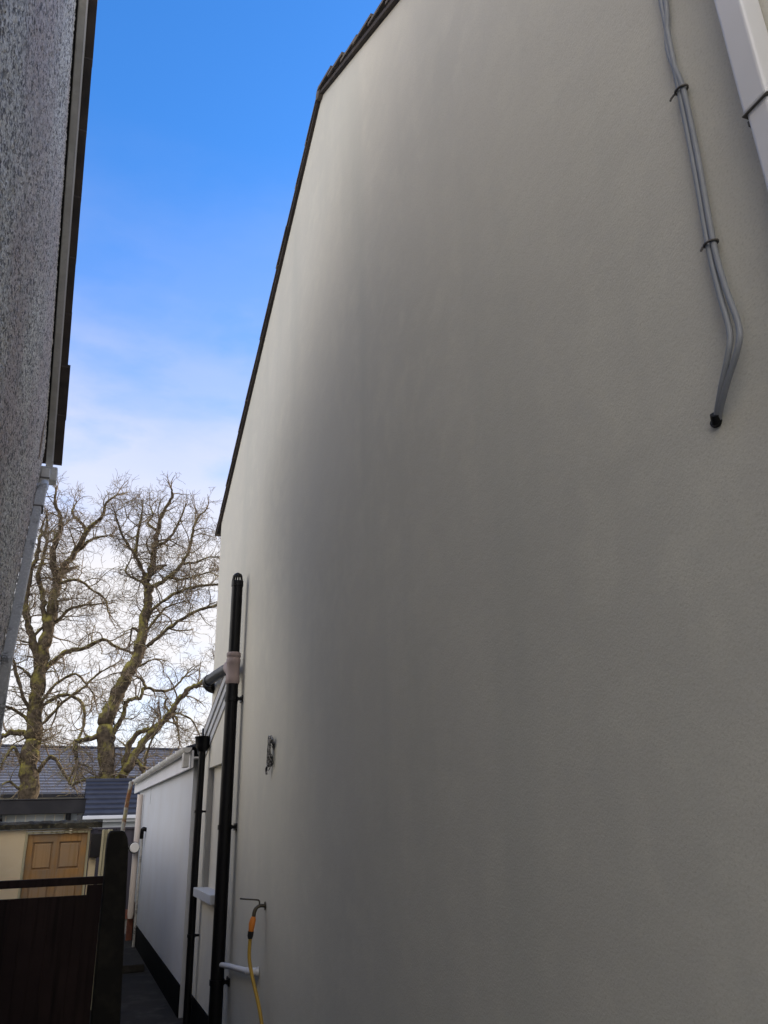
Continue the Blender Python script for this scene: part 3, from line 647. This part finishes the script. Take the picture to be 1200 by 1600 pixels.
# ================================================================ bare trees
LIMBS = [[[(-1.26,2.22,0.431),(-1.3,2.69,0.409),(-1.39,3.56,0.387),(-1.4,4.34,0.366),(-1.36,4.68,0.342),(-1.47,6.05,0.321),(-1.47,7.12,0.299),(-1.41,8.22,0.276),(-1.33,9.12,0.252),(-1.31,10.04,0.228),(-1.29,10.67,0.202)],
[(-1.29,10.67,0.177),(-1.55,11.49,0.155),(-1.52,12.22,0.133),(-1.4,12.78,0.111),(-1.47,13.61,0.089),(-1.73,14.43,0.066),(-1.75,15.2,0.042)],
[(-1.28,10.62,0.177),(-1.13,11.16,0.158),(-0.71,11.84,0.139),(-0.44,12.69,0.12),(-0.15,13.48,0.1),(0.12,14.03,0.08),(0.17,14.82,0.059),(0.56,15.49,0.038)],
[(-0.71,11.84,0.103),(-0.34,12.26,0.08),(-0.02,12.68,0.056),(0.41,12.89,0.032)],
[(-0.44,12.69,0.094),(-0.5,13.27,0.079),(-0.94,13.9,0.063),(-1.07,14.4,0.048),(-0.97,15.1,0.032)],
[(-1.48,7.0,0.193),(-1.88,8.19,0.175),(-2.15,8.92,0.157),(-2.33,9.79,0.138),(-2.31,10.87,0.12),(-2.17,11.54,0.101),(-2.14,12.3,0.082),(-1.95,13.0,0.062),(-2.0,13.83,0.042)],
[(-1.39,8.47,0.147),(-1.59,9.18,0.133),(-1.77,10.01,0.118),(-1.99,10.72,0.103),(-1.95,11.51,0.088),(-1.91,12.32,0.073),(-2.15,13.06,0.057),(-2.13,13.67,0.041)],
[(-1.36,8.59,0.098),(-1.13,8.98,0.082),(-0.71,9.52,0.066),(-0.16,9.66,0.05),(0.47,9.78,0.033)],
[(-1.34,10.12,0.085),(-1.19,10.44,0.075),(-0.57,10.57,0.064),(-0.04,10.3,0.053),(0.53,9.92,0.042),(0.69,9.48,0.031)],
[(-1.39,7.0,0.145),(-1.1,7.35,0.13),(-0.65,7.81,0.116),(0.02,7.99,0.102),(0.64,8.33,0.087),(1.06,8.14,0.071),(1.74,7.87,0.056)],
[(-1.38,5.54,0.095),(-1.12,5.85,0.087),(-0.57,6.15,0.08),(-0.11,6.04,0.073),(0.19,5.74,0.064),(0.29,5.04,0.056),(0.15,4.51,0.048)],
[(-1.33,4.95,0.08),(-1.04,5.23,0.071),(-0.54,5.87,0.062),(0.08,6.38,0.054),(0.53,6.9,0.044),(0.96,7.21,0.035)],
[(-1.36,5.71,0.071),(-1.13,6.18,0.064),(-0.81,6.64,0.057),(-0.24,7.0,0.05),(0.13,6.74,0.042),(0.53,6.25,0.034)],
[(-1.42,4.45,0.187),(-1.69,4.76,0.158),(-2.15,4.85,0.128),(-2.5,4.67,0.098),(-2.93,4.75,0.069)],
[(-1.49,5.36,0.094),(-1.88,6.0,0.079),(-2.19,6.74,0.064),(-2.46,7.44,0.049),(-2.79,7.9,0.034)],
[(-1.49,5.02,0.094),(-1.99,5.53,0.075),(-2.44,5.71,0.056),(-2.93,5.9,0.037)],
[(-1.34,3.24,0.092),(-1.66,3.67,0.078),(-1.99,4.27,0.065),(-2.2,3.96,0.051),(-2.35,3.57,0.036)],
[(-1.08,3.45,0.104),(-0.9,3.74,0.094),(-0.71,3.94,0.084),(-0.42,3.69,0.073),(-0.18,3.34,0.062),(-0.02,3.11,0.051)],
[(-1.51,6.52,0.072),(-1.91,6.94,0.057),(-2.25,7.16,0.043),(-2.45,7.01,0.029)],
[(-1.36,8.97,0.074),(-1.72,8.57,0.059),(-2.0,8.14,0.044),(-2.3,8.17,0.029)],
[(-0.68,5.96,0.048),(-0.72,5.49,0.036),(-0.84,5.02,0.024)],
[(-1.27,3.02,0.069),(-1.63,2.87,0.055),(-1.99,3.09,0.041),(-2.36,2.8,0.027)]],
[[(1.33,2.59,0.376),(1.23,3.11,0.359),(1.01,4.51,0.345),(0.98,5.03,0.328),(1.18,5.64,0.311),(1.44,6.33,0.295),(1.66,6.89,0.278),(1.89,7.4,0.26),(1.96,8.12,0.242),(2.03,9.01,0.224),(2.06,9.76,0.205),(1.94,10.36,0.185)],
[(1.94,10.31,0.172),(2.1,10.76,0.15),(2.1,11.62,0.129),(2.18,12.43,0.106),(2.33,13.35,0.084),(2.56,14.3,0.061),(2.5,14.81,0.037)],
[(2.09,9.96,0.123),(2.22,10.05,0.11),(2.77,10.51,0.098),(3.24,11.1,0.086),(3.49,11.76,0.074),(3.58,12.75,0.061),(3.75,13.77,0.048),(3.98,14.14,0.034)],
[(1.94,10.34,0.098),(1.74,10.7,0.085),(1.41,11.24,0.071),(1.01,11.75,0.057),(0.66,12.43,0.044),(0.54,12.95,0.03)],
[(1.46,11.2,0.079),(1.47,12.2,0.063),(1.53,13.17,0.047),(1.55,13.89,0.031)],
[(1.94,10.11,0.064),(1.79,10.2,0.055),(1.36,10.49,0.047),(1.17,10.76,0.038),(1.33,11.31,0.03)],
[(2.12,8.96,0.082),(2.49,9.41,0.074),(3.1,9.84,0.066),(3.68,10.03,0.058),(4.64,10.19,0.05),(5.17,10.07,0.041)],
[(2.18,7.75,0.1),(2.39,7.93,0.092),(2.85,8.39,0.084),(3.39,8.79,0.076),(3.88,9.13,0.068),(4.6,9.41,0.059),(5.19,9.68,0.051)],
[(1.95,8.22,0.062),(1.59,8.39,0.045),(1.56,7.96,0.029)],
[(1.83,6.97,0.071),(2.05,7.07,0.054),(2.31,7.23,0.038)],
[(0.91,4.61,0.124),(0.71,4.5,0.115),(0.34,4.37,0.106),(0.08,4.28,0.097),(0.07,4.03,0.088),(0.17,3.69,0.08)],
[(1.24,4.33,0.124),(1.3,4.62,0.115),(1.55,5.18,0.106),(1.63,5.72,0.097),(1.89,5.86,0.088),(2.15,5.94,0.078),(2.25,6.29,0.068),(2.87,6.23,0.058),(3.35,6.39,0.048),(3.74,6.85,0.039)],
[(1.44,2.75,0.222),(1.69,3.17,0.21),(1.9,3.47,0.197),(2.1,3.95,0.184),(2.45,4.47,0.171),(2.82,4.88,0.158),(3.21,5.34,0.145),(3.46,5.78,0.131),(3.78,6.21,0.117),(4.19,6.39,0.103),(4.53,6.72,0.088),(4.94,7.14,0.073)],
[(1.7,3.11,0.145),(1.81,3.94,0.13),(2.04,4.58,0.115),(2.43,4.72,0.098),(2.81,4.97,0.081)],
[(3.21,5.34,0.056),(3.33,5.37,0.049),(3.72,5.28,0.041),(4.06,5.08,0.034),(4.34,4.65,0.026)],
[(3.28,5.34,0.047),(3.41,5.09,0.04),(3.46,4.78,0.033),(3.56,4.35,0.026)],
[(3.06,5.89,0.047),(2.98,5.66,0.047),(3.19,5.34,0.047)],
[(2.4,3.21,0.068),(2.44,3.53,0.058),(2.49,3.95,0.048),(2.61,4.39,0.038),(2.78,4.75,0.028)],
[(1.98,3.53,0.113),(2.17,3.64,0.094),(2.37,3.32,0.075),(2.52,3.1,0.056)],
[(2.77,10.51,0.065),(3.16,10.43,0.053),(3.64,10.6,0.042),(4.37,10.93,0.031)],
[(3.24,11.1,0.061),(3.73,11.19,0.05),(4.21,11.51,0.039),(4.72,11.61,0.028)],
[(2.1,11.62,0.075),(2.61,11.97,0.064),(2.88,12.62,0.052),(3.03,13.38,0.041),(3.16,14.15,0.029)],
[(1.96,8.12,0.057),(2.54,8.99,0.048),(2.81,9.31,0.038),(3.34,9.55,0.027)],
[(1.2,2.84,0.075),(0.86,3.09,0.065),(0.41,3.02,0.055),(0.01,2.94,0.045),(0.14,3.54,0.035)],
[(2.26,6.22,0.056),(2.1,6.47,0.045),(1.96,6.55,0.033)],
[(2.18,12.43,0.066),(1.81,12.77,0.053),(1.96,13.39,0.041),(1.86,13.99,0.028)]]]
def tree(name, limbs, y, seed, label, xmax, hmin):
    R = np.random.default_rng(seed)
    base = (limbs[0][0][0], y, GZ)
    T = thing(name, base, label, 'tree', None)
    tr = MB(); tw = MB(); br = MB()
    def wig(p, d, L, n, curl, up):
        """a wandering line; returns the points and directions"""
        pts = [p.copy()]; ds = [d.copy()]; turn = R.normal(0, 1, 3)*.4
        for i in range(n):
            turn = .72*turn + R.normal(0, 1, 3)*curl
            d = d + turn*.55; d[2] += up; d = d/np.linalg.norm(d)
            pts.append(pts[-1] + d*L/n); ds.append(d.copy())
        return pts, ds
    main = []
    for li, L in enumerate(limbs):
        L = [(x, z if z < 12.3 else 12.3+(z-12.3)*.60, r) for x, z, r in L]
        if li == 0:
            L = [(L[0][0], GZ-.1, L[0][2]*1.25), (L[0][0]-.0, 1.2, L[0][2]*1.06)] + L[1:]
        P = []; drift = R.normal(0, .13); yo = 0.0
        for i, (x, z, r) in enumerate(L):
            if li and i:
                seg = math.hypot(L[i][0]-L[i-1][0], L[i][1]-L[i-1][1])
                yo += drift*seg + R.normal(0, .09)
            P.append((x, y + yo, z))
        rs = [q[2]*(.80 if q[2] > .07 else .92) for q in L]
        C = curve(P, 5); rr = []
        for i in range(len(L)-1):
            for k in range(5): rr.append(rs[i] + (rs[i+1]-rs[i])*k/5)
        rr.append(rs[-1])
        # knobbly outline
        ph = R.uniform(0, 6, 3)
        rr = [r*(1 + .10*math.sin(i*1.7+ph[0]) + .07*math.sin(i*.9+ph[1])) for i, r in enumerate(rr)]
        C = [c + Vector(R.normal(0, 1, 3))*(.22*min(r, .12)) if 0 < i < len(C)-1 else c for i, (c, r) in enumerate(zip(C, rr))]
        tr.tube(C, rr, 12 if li == 0 else 8)
        main.append((C, rr, li))
    def grow(p, d, r, L, lev):
        n = max(4, int(L/.17)) if lev < 3 else 5
        pts, ds = wig(p, d, L, n, (.34, .36, .38, .3)[min(lev,3)], (.05, .06, .045, .02)[min(lev,3)])
        if lev >= 2 and pts[-1][2] < hmin: pass
        r1 = max(.005, r*.32); rr = [r + (r1-r)*i/n for i in range(n+1)]
        (br if lev == 1 else tw).tube([Vector(q) for q in pts], rr, 5 if lev == 1 else 3, cap=False, smooth=True)
        if lev >= 4: return
        k = {1: L*3.4, 2: L*3.8, 3: L*4.2}[lev]; k = int(k) + (R.random() < k % 1)
        for j in range(k):
            t = R.uniform(.18, 1.0); i = min(n, int(t*n)); dd = ds[i]
            side = R.normal(0, 1, 3); side -= dd*side.dot(dd); side /= np.linalg.norm(side)
            nd = dd*R.uniform(.25,.85) + side*.9; nd /= np.linalg.norm(nd)
            grow(pts[i], nd, max(.0065, rr[i]*R.uniform(.4,.6)), L*R.uniform(.33,.62) + .12, lev+1)
    for C, rr, li in main:
        tot = sum((C[i+1]-C[i]).length for i in range(len(C)-1))
        acc = 0; nxt = .3
        for i in range(1, len(C)):
            acc += (C[i]-C[i-1]).length
            hz = C[i].z; rthis = rr[i]
            if rthis > .26: continue
            step = .30 if rthis < .12 else .42
            while acc > nxt:
                nxt += step*R.uniform(.6, 1.4)
                dd = np.array((C[i]-C[i-1]).normalized()); side = R.normal(0, 1, 3); side -= dd*side.dot(dd); side /= np.linalg.norm(side)
                tip = i/len(C)
                nd = dd*(.25+.6*tip) + side*.9 + np.array((0,0,.15)); nd /= np.linalg.norm(nd)
                Lg = R.uniform(.6, 1.7)*(1.1 if hz > 8 else .8)*(1.0 if hz < 12.5 else .72)
                if xmax and C[i].x > xmax: Lg *= .8
                grow(np.array(C[i]), nd, min(rthis*.5, R.uniform(.022,.045)), Lg, 1)
        # the tip keeps growing
        for q in range(3):
            dd = np.array((C[-1]-C[-3]).normalized()) + R.normal(0,.35,3); dd /= np.linalg.norm(dd)
            grow(np.array(C[-1]), dd, rr[-1]*.8, R.uniform(.6,1.1)*(1 if C[-1].z < 12 else .75), 1)
    tr.build('trunk', M['bark'], T); br.build('branches', M['twig'], T); o = tw.build('twigs', M['twig'], T)
    print(name, len(tr.f), len(br.f), len(tw.f))
tree('bare_tree', LIMBS[0], 32, 11, 'bare mossy tree with an upright forked trunk beside the pebbledashed house', None, 0)
tree('bare_tree', LIMBS[1], 30, 12, 'bare mossy tree with a leaning trunk and a low limb reaching right', None, 0)
